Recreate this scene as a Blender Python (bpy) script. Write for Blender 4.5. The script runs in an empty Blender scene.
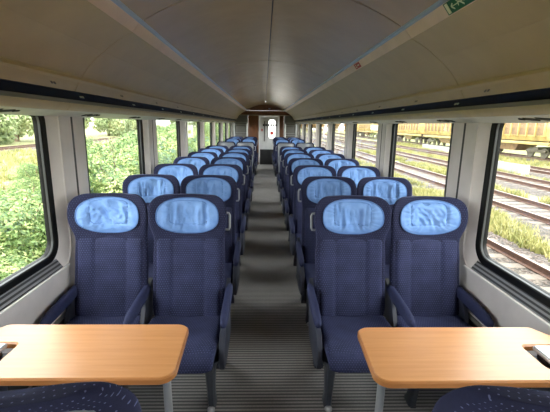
import bpy, bmesh, math, random
import numpy as np
from mathutils import Vector, Matrix, noise
PI = math.pi
rnd = random.Random(7)
SC = bpy.context.scene
COL = SC.collection

# ------------------------------------------------------------------ camera, sky, sun, exposure
cam_d = bpy.data.cameras.new('camera'); cam = bpy.data.objects.new('camera', cam_d); COL.objects.link(cam)
cam_d.sensor_width = 36.0; cam_d.lens = 36.0 * 375 / 550; cam_d.clip_start = 0.02; cam_d.clip_end = 600
cam.location = (-0.05, 0.0, 1.63)
cam.rotation_euler = (Matrix.Rotation(math.radians(-1.83), 3, 'Z') @ Matrix.Rotation(math.radians(90 - 12.27), 3, 'X') @ Matrix.Rotation(math.radians(0.9), 3, 'Z')).to_euler()
SC.camera = cam
SC.view_settings.view_transform = 'Standard'; SC.view_settings.look = 'None'
SC.view_settings.gamma = 1.0; SC.view_settings.use_curve_mapping = False
SC.view_settings.exposure = 2.5
W = bpy.data.worlds.new('sky'); SC.world = W; W.use_nodes = True
wn = W.node_tree.nodes; wl = W.node_tree.links
sky = wn.new('ShaderNodeTexSky'); sky.sky_type = 'NISHITA'; sky.sun_disc = False
sky.sun_elevation = math.radians(52); sky.sun_rotation = math.radians(180); sky.air_density = 1.0; sky.dust_density = 4.0; sky.ozone_density = 1.0
mixn = wn.new('ShaderNodeMix'); mixn.data_type = 'RGBA'; mixn.inputs[0].default_value = 0.8
mixn.inputs[7].default_value = (10.0, 10.0, 9.6, 1)      # thin bright cloud veil
wl.new(sky.outputs[0], mixn.inputs[6]); wl.new(mixn.outputs[2], wn['Background'].inputs[0])
wn['Background'].inputs[1].default_value = 0.22
sun_d = bpy.data.lights.new('sun', 'SUN'); sun_d.energy = 1.6; sun_d.angle = math.radians(4); sun_d.color = (1, .95, .85)
sun = bpy.data.objects.new('sun', sun_d); COL.objects.link(sun)
sun.rotation_euler = Vector((-0.05, 0.72, -0.80)).to_track_quat('-Z', 'Y').to_euler(); sun.location = (0, -8, 12)

# ------------------------------------------------------------------ material helpers
def lin(c):
    return tuple(((v / 255) / 12.92 if v / 255 <= .04045 else ((v / 255 + .055) / 1.055) ** 2.4) for v in c) + (1,)
MATS = {}
class NT:
    def __init__(s, name):
        s.m = bpy.data.materials.new(name); s.m.use_nodes = True
        s.n = s.m.node_tree.nodes; s.l = s.m.node_tree.links; s.b = s.n['Principled BSDF']
        MATS[name] = s.m
    def node(s, t, **kw):
        n = s.n.new(t)
        for k, v in kw.items(): setattr(n, k, v)
        return n
    def link(s, a, b): s.l.new(a, b)
    def coord(s, kind='Object', scale=(1, 1, 1)):
        tc = s.node('ShaderNodeTexCoord'); mp = s.node('ShaderNodeMapping'); mp.inputs['Scale'].default_value = scale
        s.link(tc.outputs[kind], mp.inputs[0]); return mp.outputs[0]
    def noise(s, vec, scale, detail=4, rough=.55):
        n = s.node('ShaderNodeTexNoise'); n.inputs['Scale'].default_value = scale
        n.inputs['Detail'].default_value = detail; n.inputs['Roughness'].default_value = rough
        s.link(vec, n.inputs['Vector']); return n.outputs[0]
    def ramp(s, fac, stops):
        r = s.node('ShaderNodeValToRGB'); e = r.color_ramp.elements
        while len(e) < len(stops): e.new(.5)
        for q, (p, c) in zip(e, stops): q.position = p; q.color = lin(c) if len(c) == 3 else c
        s.link(fac, r.inputs[0]); return r.outputs[0]
    def math(s, op, a, b=None, c=None):
        n = s.node('ShaderNodeMath', operation=op)
        for i, v in enumerate((a, b, c)):
            if v is None: continue
            if isinstance(v, (int, float)): n.inputs[i].default_value = v
            else: s.link(v, n.inputs[i])
        return n.outputs[0]
    def mix(s, fac, a, b):
        n = s.node('ShaderNodeMix', data_type='RGBA')
        for i, v in ((0, fac), (6, a), (7, b)):
            if isinstance(v, (int, float)): n.inputs[i].default_value = v
            elif isinstance(v, tuple): n.inputs[i].default_value = lin(v) if len(v) == 3 else v
            else: s.link(v, n.inputs[i])
        return n.outputs[2]
    def bump(s, h, strength=.3, dist=.01):
        n = s.node('ShaderNodeBump'); n.inputs['Strength'].default_value = strength; n.inputs['Distance'].default_value = dist
        s.link(h, n.inputs['Height']); s.link(n.outputs[0], s.b.inputs['Normal'])
    def set(s, **kw):
        for k, v in kw.items():
            i = s.b.inputs[k.replace('_', ' ')]
            if hasattr(v, 'is_linked') or hasattr(v, 'links'): s.link(v, i)
            elif isinstance(v, tuple) and len(v) == 3: i.default_value = lin(v)
            else: i.default_value = v
        return s

def simple(name, col, rough=.5, metal=0.0, vary=.0, nscale=30, bump=0.0, spec=.5):
    t = NT(name); t.set(Roughness=rough, Metallic=metal); t.b.inputs['Specular IOR Level'].default_value = spec
    if vary or bump:
        v = t.coord('Object'); f = t.noise(v, nscale)
        d = tuple(max(0, c * (1 - vary)) for c in col); u = tuple(min(255, c * (1 + vary)) for c in col)
        t.set(Base_Color=t.ramp(f, [(.3, d), (.7, u)]))
        if bump: t.bump(f, bump, .004)
    else: t.set(Base_Color=col)
    return t.m

def fabric(name, base, dot, dscale=66.0, dsize=.17, fuzz=.10):
    t = NT(name); t.set(Roughness=.9); t.b.inputs['Specular IOR Level'].default_value = .15
    t.b.inputs['Sheen Weight'].default_value = .2; t.b.inputs['Sheen Roughness'].default_value = .4
    t.b.inputs['Sheen Tint'].default_value = lin((120, 130, 190))
    uv = t.node('ShaderNodeUVMap').outputs[0]
    sp = t.node('ShaderNodeSeparateXYZ'); t.link(uv, sp.inputs[0])
    u = t.math('MULTIPLY', sp.outputs[0], dscale); v = t.math('MULTIPLY', sp.outputs[1], dscale)
    row = t.math('FLOOR', v); odd = t.math('MODULO', t.math('ABSOLUTE', row), 2.0)
    uu = t.math('SUBTRACT', t.math('FRACT', t.math('ADD', u, t.math('MULTIPLY', odd, .5))), .5)
    vv = t.math('SUBTRACT', t.math('FRACT', v), .5)
    r = t.math('SQRT', t.math('ADD', t.math('MULTIPLY', uu, uu), t.math('MULTIPLY', vv, vv)))
    mask = t.math('LESS_THAN', r, dsize)
    vec = t.coord('Object'); f = t.noise(vec, 9, 5)
    ff = t.noise(vec, 420, 2)
    bc = t.ramp(t.math('ADD', t.math('MULTIPLY', f, .7), t.math('MULTIPLY', ff, .3)), [(.3, tuple(c * (1 - fuzz * 1.6) for c in base)), (.7, tuple(min(255, c * (1 + fuzz * 1.6)) for c in base))])
    t.set(Base_Color=t.mix(mask, bc, dot)); t.bump(ff, .25, .002)
    return t.m

# interior
fabric('seat_fabric', (42, 45, 71), (72, 78, 108))
fabric('seat_rim_fabric', (35, 37, 60), (86, 92, 126), 66, .11)
simple('seat_rim_plain', (36, 40, 76), .85, 0, .15, 60, .1, .2)
def cover_mat():
    t = NT('cover_cloth'); t.set(Roughness=.85); t.b.inputs['Specular IOR Level'].default_value = .2
    v = t.coord('Object'); f = t.noise(v, 14, 4); ff = t.noise(v, 600, 1)
    t.set(Base_Color=t.ramp(f, [(.3, (100, 136, 194)), (.7, (122, 157, 211))])); t.bump(ff, .15, .002)
cover_mat()
simple('cover_seam', (84, 118, 176), .85)
simple('shell_plastic', (112, 116, 124), .32, 0, .04, 40)
simple('arm_pad', (36, 41, 72), .75, 0, .1, 80, .08, .3)
simple('side_plastic', (44, 47, 60), .5, 0, .05, 40)
simple('post_metal', (70, 74, 84), .4, .5, .05, 50)
simple('light_metal', (190, 192, 196), .3, .7)
simple('handle_grey', (140, 143, 150), .4)
simple('rubber_black', (22, 22, 24), .6)
simple('gasket_black', (9, 9, 10), .5, 0, .1, 30, 0, .2)
simple('gasket_lip', (74, 76, 78), .4, .4)
simple('wall_grey', (200, 193, 192), .5, 0, .03, 6)
simple('wall_groove', (40, 40, 42), .7)
simple('soffit_grey', (205, 203, 200), .5, 0, .03, 8)
simple('roll_beige', (186, 170, 142), .5, 0, .03, 8)
simple('lip_grey', (120, 118, 114), .45)
simple('strip_black', (12, 11, 11), .6, 0, 0, 30, 0, .2)
simple('rack_beige', (178, 157, 118), .42, 0, .03, 5)
simple('fascia_beige', (222, 196, 176), .38, 0, .03, 5)
simple('edge_steel', (140, 148, 162), .3, .6)
simple('icon_grey', (112, 104, 88), .6)
simple('ceiling_panel', (182, 156, 122), .27, .15, .03, 4)
simple('ceiling_gap', (18, 17, 16), .9)
simple('vent_black', (14, 14, 14), .7)
simple('sign_green', (14, 96, 66), .5)
simple('sign_white', (214, 220, 190), .5)
simple('sticker_red', (176, 44, 40), .5)
simple('door_white', (196, 196, 198), .4, 0, .03, 6)
simple('door_dark', (26, 26, 28), .5)
simple('sign_dark', (30, 28, 30), .5)
simple('partition_grey', (104, 102, 98), .4)
simple('bar_steel', (150, 150, 150), .35, .7)
def wood(name, a, b, scale, rough, axis='X'):
    t = NT(name); t.set(Roughness=rough)
    s = {'X': (1.2, 22, 22), 'Z': (16, 16, 1.2)}[axis]
    v = t.coord('Object', s); f = t.noise(v, scale, 5, .6)
    t.set(Base_Color=t.ramp(f, [(.3, a), (.7, b)])); return t
wood('table_beech', (186, 128, 78), (200, 143, 92), 2.2, .34)
wood('table_edge', (160, 104, 58), (174, 118, 70), 2.2, .3)
wood('wall_wood', (92, 54, 30), (118, 72, 40), 2, .4, 'Z')
def floor_mat():
    t = NT('floor_rubber'); t.set(Roughness=.55)
    v = t.coord('Object'); sp = t.node('ShaderNodeSeparateXYZ'); t.link(v, sp.inputs[0])
    fr = t.math('FRACT', t.math('MULTIPLY', sp.outputs[1], 1 / .028))
    tri = t.math('ABSOLUTE', t.math('SUBTRACT', fr, .5))
    f = t.noise(v, 1.5, 5); g = t.noise(v, 90, 3)
    base = t.ramp(tri, [(.20, (168, 164, 164)), (.32, (92, 91, 93))])
    dirt = t.ramp(t.math('ADD', t.math('MULTIPLY', f, .6), t.math('MULTIPLY', g, .4)), [(.3, (190, 188, 184)), (.7, (255, 255, 255))])
    m = t.node('ShaderNodeMix', data_type='RGBA', blend_type='MULTIPLY'); m.inputs[0].default_value = 1
    t.link(base, m.inputs[6]); t.link(dirt, m.inputs[7]); t.set(Base_Color=m.outputs[2]); t.bump(t.math('SUBTRACT', .5, tri), .5, .006)
floor_mat()
def grille_mat():
    t = NT('sill_grille'); t.set(Roughness=.5)
    v = t.coord('Object'); sp = t.node('ShaderNodeSeparateXYZ'); t.link(v, sp.inputs[0])
    fr = t.math('FRACT', t.math('MULTIPLY', sp.outputs[0], 1 / .014))
    t.set(Base_Color=t.ramp(fr, [(.45, (40, 40, 42)), (.55, (128, 128, 130))]))
grille_mat()
def glass_mat(name, tint, gl):
    m = bpy.data.materials.new(name); m.use_nodes = True; n = m.node_tree.nodes; l = m.node_tree.links
    n.remove(n['Principled BSDF']); o = n['Material Output']
    tr = n.new('ShaderNodeBsdfTransparent'); tr.inputs[0].default_value = tint
    g = n.new('ShaderNodeBsdfGlossy'); g.inputs['Roughness'].default_value = .02
    lw = n.new('ShaderNodeLayerWeight'); lw.inputs[0].default_value = .5
    pw = n.new('ShaderNodeMath'); pw.operation = 'POWER'; l.new(lw.outputs['Facing'], pw.inputs[0]); pw.inputs[1].default_value = 5
    ma = n.new('ShaderNodeMath'); ma.operation = 'MULTIPLY_ADD'; l.new(pw.outputs[0], ma.inputs[0]); ma.inputs[1].default_value = .5; ma.inputs[2].default_value = .02
    mx = n.new('ShaderNodeMixShader'); l.new(ma.outputs[0], mx.inputs[0]); l.new(tr.outputs[0], mx.inputs[1]); l.new(g.outputs[0], mx.inputs[2])
    l.new(mx.outputs[0], o.inputs[0]); MATS[name] = m
glass_mat('pane_glass', (.93, .95, .94, 1), .05)
# exterior
def leaf_mat(name, a, b, c):
    t = NT(name); t.set(Roughness=.55); at = t.node('ShaderNodeAttribute', attribute_name='tone')
    t.set(Base_Color=t.ramp(at.outputs['Fac'], [(0, a), (.5, b), (1, c)]))
    t.b.inputs['Subsurface Weight'].default_value = 0
    tl = t.node('ShaderNodeBsdfTranslucent'); t.link(t.b.inputs['Base Color'].links[0].from_socket, tl.inputs[0])
    mx = t.node('ShaderNodeMixShader'); mx.inputs[0].default_value = .35
    t.link(t.b.outputs[0], mx.inputs[1]); t.link(tl.outputs[0], mx.inputs[2]); t.link(mx.outputs[0], t.n['Material Output'].inputs[0])
leaf_mat('leaf_bush', (62, 86, 44), (112, 138, 78), (186, 190, 132))
leaf_mat('leaf_tree', (100, 120, 76), (132, 146, 100), (164, 172, 130))
leaf_mat('leaf_autumn', (120, 88, 40), (152, 120, 59), (171, 147, 88))
leaf_mat('grass_blade', (92, 98, 50), (122, 120, 70), (152, 144, 96))
simple('stem_brown', (96, 80, 58), .8)
def ground_mat():
    t = NT('ground_grass'); t.set(Roughness=.95); v = t.coord('Object')
    f = t.noise(v, .9, 6, .65); g = t.noise(v, 14, 4)
    t.set(Base_Color=t.ramp(t.math('ADD', t.math('MULTIPLY', f, .65), t.math('MULTIPLY', g, .35)), [(.36, (104, 96, 82)), (.47, (108, 108, 68)), (.6, (98, 106, 56))])); t.bump(g, .6, .05)
ground_mat()
def ballast_mat():
    t = NT('ballast'); t.set(Roughness=.95); v = t.coord('Object')
    vo = t.node('ShaderNodeTexVoronoi'); vo.inputs['Scale'].default_value = 18; t.link(v, vo.inputs['Vector'])
    f = t.noise(v, 1.3, 4)
    c = t.ramp(vo.outputs['Color'], [(.1, (24, 20, 19)), (.5, (55, 48, 45)), (.9, (88, 79, 74))])
    t.set(Base_Color=t.mix(t.ramp(f, [(.45, (0, 0, 0)), (.75, (150, 150, 150))]), c, (74, 70, 52))); t.bump(vo.outputs['Distance'], .8, .04)
ballast_mat()
simple('stone', (70, 62, 58), .95, 0, .35, 3)
simple('rail_rust', (78, 54, 43), .6, .2, .15, 12)
simple('rail_top', (100, 82, 74), .4, .5, .1, 12)
simple('sleeper_concrete', (86, 78, 71), .9, 0, .12, 8)
simple('wagon_yellow', (158, 136, 84), .6, 0, .16, 1.2)
simple('wagon_rust', (116, 92, 66), .8, 0, .2, 2)
simple('wagon_dark', (70, 61, 51), .7, 0, .15, 4)
simple('trough_white', (128, 128, 126), .8, 0, .05, 4)
simple('building_pink', (154, 134, 124), .8, 0, .05, 1)
simple('building_white', (163, 161, 158), .8, 0, .05, 1)
simple('roof_red', (119, 78, 64), .8)
simple('window_far', (110, 116, 124), .2)

# ------------------------------------------------------------------ object helpers
def tag(o, label=None, cat=None, group=None, kind=None):
    for k, v in (('label', label), ('category', cat), ('group', group), ('kind', kind)):
        if v: o[k] = v
    return o
def empty(name, loc=(0, 0, 0), rz=0.0, label=None, cat=None, group=None, kind=None, parent=None):
    o = bpy.data.objects.new(name, None); COL.objects.link(o); o.location = loc; o.rotation_euler = (0, 0, rz)
    o.empty_display_size = .1; o.parent = parent
    return tag(o, label, cat, group, kind)
def add(name, me, parent=None, loc=None, **kw):
    o = bpy.data.objects.new(name, me); COL.objects.link(o)
    if parent: o.parent = parent
    if loc: o.location = loc
    return tag(o, **kw)
def mesh(name, verts, faces, mat, smooth=True, uv=None):
    me = bpy.data.meshes.new(name); me.from_pydata([tuple(v) for v in verts], [], faces); me.update()
    for m in (mat if isinstance(mat, (list, tuple)) else [mat]): me.materials.append(MATS[m])
    if smooth: me.polygons.foreach_set('use_smooth', [True] * len(me.polygons))
    if uv:
        L = me.uv_layers.new(name='UVMap')
        for lp in me.loops: L.data[lp.index].uv = uv[lp.vertex_index]
    return me
def fin(bm, name, mat, smooth=False, angle=None):
    bmesh.ops.recalc_face_normals(bm, faces=bm.faces)
    me = bpy.data.meshes.new(name); bm.to_mesh(me); bm.free()
    for m in (mat if isinstance(mat, (list, tuple)) else [mat]): me.materials.append(MATS[m])
    if smooth:
        me.polygons.foreach_set('use_smooth', [True] * len(me.polygons))
        if angle: me.set_sharp_from_angle(angle=math.radians(angle))
    return me
def bx(bm, c, s, bev=0.0, rot=None, seg=2):
    g = bmesh.ops.create_cube(bm, size=1.0); vs = g['verts']
    for v in vs: v.co = Vector((v.co.x * s[0], v.co.y * s[1], v.co.z * s[2]))
    if bev:
        es = list({e for v in vs for e in v.link_edges})
        r = bmesh.ops.bevel(bm, geom=es, offset=bev, segments=seg, affect='EDGES', profile=.5)
        vs = list({v for f in r['faces'] for v in f.verts} | {v for v in vs if v.is_valid})
    M = Matrix.Translation(c) @ (rot.to_4x4() if rot is not None else Matrix.Identity(4))
    for v in vs: v.co = M @ v.co
    return vs
def box_mesh(name, c, s, mat, bev=0.0, rot=None, seg=2):
    bm = bmesh.new(); bx(bm, c, s, bev, rot, seg); return fin(bm, name, mat, bev > 0, 40)
def tube(bm, pts, r, n=10, cap=True):
    pts = [Vector(p) for p in pts]; rings = []
    for i, p in enumerate(pts):
        d = (pts[min(i + 1, len(pts) - 1)] - pts[max(i - 1, 0)]).normalized()
        a = d.orthogonal().normalized() if i == 0 else (rings[-1][1] - d * rings[-1][1].dot(d)).normalized()
        b = d.cross(a); rr = r[i] if isinstance(r, (list, tuple)) else r
        rings.append(([bm.verts.new(p + (a * math.cos(2 * PI * k / n) + b * math.sin(2 * PI * k / n)) * rr) for k in range(n)], a))
    for q in range(len(rings) - 1):
        A, B = rings[q][0], rings[q + 1][0]
        for k in range(n): bm.faces.new((A[k], A[(k + 1) % n], B[(k + 1) % n], B[k]))
    if cap: bm.faces.new(rings[0][0][::-1]); bm.faces.new(rings[-1][0])
def loft(bm, rings, cap=True, closed=True):
    R = [[bm.verts.new(p) for p in r] for r in rings]; n = len(R[0])
    for a, b in zip(R, R[1:]):
        for k in range(n if closed else n - 1): bm.faces.new((a[k], a[(k + 1) % n], b[(k + 1) % n], b[k]))
    if cap: bm.faces.new(R[0][::-1]); bm.faces.new(R[-1])
    return R
def prism(bm, poly, axis, a, b):
    """extrude a 2-D outline along an axis from a to b"""
    def P(p, t): return {'x': (t, p[0], p[1]), 'y': (p[0], t, p[1]), 'z': (p[0], p[1], t)}[axis]
    loft(bm, [[P(p, a) for p in poly], [P(p, b) for p in poly]])
def bake(bm, name, mat, levels=1, uvf=None):
    """subdivide a mesh once, keep the result as plain mesh data"""
    me = fin(bm, name, mat, True); o = bpy.data.objects.new(name, me); COL.objects.link(o)
    md = o.modifiers.new('s', 'SUBSURF'); md.levels = levels
    dg = bpy.context.evaluated_depsgraph_get(); me2 = bpy.data.meshes.new_from_object(o.evaluated_get(dg))
    bpy.data.objects.remove(o); bpy.data.meshes.remove(me); me2.name = name
    me2.polygons.foreach_set('use_smooth', [True] * len(me2.polygons))
    if uvf:
        L = me2.uv_layers.get('UVMap') or me2.uv_layers.new(name='UVMap')
        for lp in me2.loops: L.data[lp.index].uv = uvf(me2.vertices[lp.vertex_index].co)
    return me2
def children(o): return [c for c in COL.objects if c.parent == o]
def copy_tree(o, parent=None, kids=None):
    c = o.copy(); COL.objects.link(c)
    if parent: c.parent = parent
    for ch in (kids if kids is not None else []):
        d = ch[0].copy(); COL.objects.link(d); d.parent = c
        for g in ch[1]:
            e = g.copy(); COL.objects.link(e); e.parent = d
    return c
def tree_of(o): return [(k, children(k)) for k in children(o)]
def sstep(a, b, x):
    t = min(1, max(0, (x - a) / (b - a))); return t * t * (3 - 2 * t)
def interp(x, tab):
    if x <= tab[0][0]: return tab[0][1]
    for (a, u), (b, v) in zip(tab, tab[1:]):
        if x <= b:
            t = (x - a) / (b - a); t = t * t * (3 - 2 * t); return u + (v - u) * t
    return tab[-1][1]

# ------------------------------------------------------------------ coach shell
Y0, Y1 = -2.985, 15.6           # back and front ends of the saloon
WX, GX = 1.325, 1.39            # wall panel plane, glass plane
PITCH, WC0 = 1.84, 1.665        # window pitch and centre of the first window
NWIN = range(-2, 8)

fl = tag(add('floor', box_mesh('floor', (0, (Y0 + Y1) / 2, -.03), (2.72, Y1 - Y0, .06), 'floor_rubber')), kind='structure')

def rrect(y0, y1, z0, z1, r, n=8):
    pts = []
    for cy, cz, a0 in ((y1 - r, z1 - r, 0), (y0 + r, z1 - r, 90), (y0 + r, z0 + r, 180), (y1 - r, z0 + r, 270)):
        for k in range(n + 1):
            a = math.radians(a0 + 90 * k / n); pts.append((cy + r * math.cos(a), cz + r * math.sin(a)))
    return pts
def outer_map(pts, y0, y1, z0, z1, n=8):
    out = []
    for q in range(4):
        for k in range(n + 1):
            p = pts[q * (n + 1) + k]; h = n // 2
            cy = (y1, y0, y0, y1)[q]; cz = (z1, z1, z0, z0)[q]
            first = (k < h)
            if k == h: out.append((cy, cz))
            elif (q in (0, 2)) == first: out.append((cy, p[1]))
            else: out.append((p[0], cz))
    return out
GH = .635                       # half length of the glass
def wall_side(s, name):
    bm = bmesh.new(); gr = bmesh.new()
    for k in NWIN:
        c = WC0 + PITCH * k; a, b = c - PITCH / 2 + .013, c + PITCH / 2 - .013
        op = rrect(c - GH - .125, c + GH + .125, .705, 1.80, .13)
        gk = rrect(c - GH - .05, c + GH + .05, .765, 1.745, .13)
        cell = outer_map(op, a, b, 0, 1.95)
        L1 = [(s * WX, p[0], p[1]) for p in cell]; L2 = [(s * WX, p[0], p[1]) for p in op]
        L2b = [(s * (WX + .008), p[0] + (c - p[0]) * .006, p[1] + (1.25 - p[1]) * .006) for p in op]
        L3 = [(s * (GX - .014), p[0], p[1]) for p in gk]
        L4 = [(s * (GX + .018), p[0], p[1]) for p in gk]
        R = [[bm.verts.new(p) for p in L] for L in (L1, L2, L2b, L3, L4)]; n = len(R[0])
        for A, B in zip(R, R[1:]):
            for i in range(n): bm.faces.new((A[i], A[(i + 1) % n], B[(i + 1) % n], B[i]))
    # plain end panel
    e0 = WC0 + PITCH * 7 + PITCH / 2 + .006
    vs = [bm.verts.new((s * WX, y, z)) for y, z in ((e0, 0), (Y1, 0), (Y1, 1.95), (e0, 1.95))]; bm.faces.new(vs)
    w = tag(add(name, fin(bm, name, 'wall_grey', True, 25)), kind='structure')
    for k in list(NWIN) + [8]:
        y = WC0 + PITCH * (k - .5)
        add('panel_groove', box_mesh('panel_groove', (s * (WX + .016), y, .95), (.02, .06, 1.9), 'wall_groove'), w)
    for z0, z1, mt, d, nm in ((.02, .40, 'wall_groove', .008, 'heater_grille'), (.40, .425, 'lip_grey', .012, 'heater_rail'), (.20, .215, 'lip_grey', .012, 'heater_rail')):
        add(nm, box_mesh(nm, (s * (WX - d / 2), (Y0 + Y1) / 2, (z0 + z1) / 2), (d, Y1 - Y0 - .04, z1 - z0), mt), w)
    # outer skin pieces so that no daylight leaks in
    for z0, z1 in ((-.1, .70), (1.80, 2.0)):
        add('outer_skin', box_mesh('outer_skin', (s * 1.46, (Y0 + Y1) / 2, (z0 + z1) / 2), (.03, Y1 - Y0, z1 - z0), 'lip_grey'), w)
    return w
wall_l = wall_side(-1, 'wall_left'); wall_r = wall_side(1, 'wall_right')

def ring_mesh(name, loops, mat):
    bm = bmesh.new(); R = [[bm.verts.new(p) for p in L] for L in loops]; n = len(R[0])
    for A, B in zip(R, R[1:] + R[:1]):
        for i in range(n): bm.faces.new((A[i], A[(i + 1) % n], B[(i + 1) % n], B[i]))
    return fin(bm, name, mat, True, 35)
def window_meshes(s):
    def lp(d, x, r): return [(s * x, p[0], p[1]) for p in rrect(-GH - d, GH + d, .815 - d, 1.695 + d, r)]
    gask = ring_mesh('gasket', [lp(.052, GX - .016, .13), lp(.046, GX - .028, .125), lp(.012, GX - .022, .095), lp(.0, GX - .004, .085), lp(.0, GX + .02, .085), lp(.052, GX + .02, .13)], 'gasket_black')
    lip = ring_mesh('gasket_lip', [lp(.006, GX - .014, .089), lp(.005, GX - .017, .088), lp(.001, GX - .006, .085), lp(.001, GX - .003, .085)], 'gasket_lip')
    o = rrect(-GH - .002, GH + .002, .813, 1.697, .085)
    bm = bmesh.new(); loft(bm, [[(s * (GX + .002), p[0], p[1]) for p in o], [(s * (GX + .010), p[0], p[1]) for p in o]])
    pane = fin(bm, 'pane', 'pane_glass')
    # sill grille: a thin ribbed slab lying on the sloping ledge
    bm = bmesh.new()
    A = Vector((s * (WX + .006), 0, .716)); B = Vector((s * (GX - .022), 0, .768)); N = Vector((-s * .05, 0, .066)).normalized() * .006
    loft(bm, [[A + Vector((0, y, 0)), B + Vector((0, y, 0)), B + N + Vector((0, y, 0)), A + N + Vector((0, y, 0))] for y in (-GH + .0, GH - .0)])
    gl = fin(bm, 'sill_grille', 'sill_grille')
    bm = bmesh.new(); bx(bm, (s * (WX - .004), 0, .71), (.016, 1.42, .012), .004)
    ed = fin(bm, 'sill_edge', 'soffit_grey', True, 40)
    return gask, lip, pane, gl, ed
wn_no = 0
for s in (-1, 1):
    ms = window_meshes(s)
    for k in NWIN:
        wn_no += 1; w = empty('window_%d' % wn_no, (0, WC0 + PITCH * k, 0), kind='structure')
        for nm, m in zip(('gasket', 'gasket_lip', 'pane', 'sill_grille', 'sill_edge'), ms):
            if k < 0 and nm in ('gasket_lip', 'sill_edge'): continue
            add(nm, m, w)
        # daylight portal in the opening
        pl = bpy.data.lights.new('window_portal', 'AREA'); pl.shape = 'RECTANGLE'; pl.size = 1.3; pl.size_y = .92
        pl.cycles.is_portal = True
        po = bpy.data.objects.new('window_portal', pl); COL.objects.link(po); po.location = (s * 1.43, WC0 + PITCH * k, 1.25)
        po.rotation_euler = Vector((-s, 0, 0)).to_track_quat('-Z', 'Z').to_euler()

# ------------------------------------------------------------------ ceiling
CE, CC = 2.19, 2.40
def ceil_z(x): return CE + (CC - CE) * (1 - (abs(x) / .74) ** 2.0)
seams = [2.31 + 2.6 * k for k in range(-2, 5)]
ys = [Y0] + [y for y in seams if Y0 < y < Y1] + [Y1]
ce = empty('ceiling', (0, 0, 0), kind='structure')
bm = bmesh.new()
prof = [(-1.46, 1.95), (-1.40, 2.2), (-1.15, 2.42), (-.7, 2.52), (0, 2.56), (.7, 2.52), (1.15, 2.42), (1.40, 2.2), (1.46, 1.95)]
prof2 = [(x * .985, z - .02) for x, z in prof]
prism(bm, prof + prof2[::-1], 'y', Y0, Y1)
add('roof_shell', fin(bm, 'roof_shell', 'ceiling_gap'), ce)
for a, b in zip(ys, ys[1:]):
    for s in (-1, 1):
        bm = bmesh.new(); xs = [s * (.004 + (.737 - .004) * i / 10) for i in range(11)]
        poly = [(x, ceil_z(x)) for x in xs] + [(x, ceil_z(x) + .012) for x in xs[::-1]]
        prism(bm, poly, 'y', a + .006, b - .006)
        add('ceiling_panel', fin(bm, 'ceiling_panel', 'ceiling_panel', True, 40), ce)

# ------------------------------------------------------------------ luggage racks with lamp rail and soffit
def strip(bm, pts, s, a, b, t=.010):
    """thin sheet following a profile (x,z) on side s, thickened away from the room"""
    P = [Vector((x, z)) for x, z in pts]; N = []
    for i in range(len(P)):
        d = (P[min(i + 1, len(P) - 1)] - P[max(i - 1, 0)]).normalized(); N.append(Vector((-d.y, d.x)))
    if N[0].y < 0 and abs(N[0].y) > .2 or (abs(N[0].y) <= .2 and N[0].x < 0): N = [-n for n in N]
    Q = [p + n * t for p, n in zip(P, N)]
    poly = [(s * p.x, p.y) for p in P] + [(s * q.x, q.y) for q in Q[::-1]]
    prism(bm, poly, 'y', a, b)
def curve(p0, p1, sag, n=6):
    a, b = Vector(p0), Vector(p1); d = (b - a); nn = Vector((-d.y, d.x)).normalized()
    return [tuple(a + d * (i / n) + nn * sag * 4 * (i / n) * (1 - i / n)) for i in range(n + 1)]
RB = (Y0, Y1 - .25)
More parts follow.
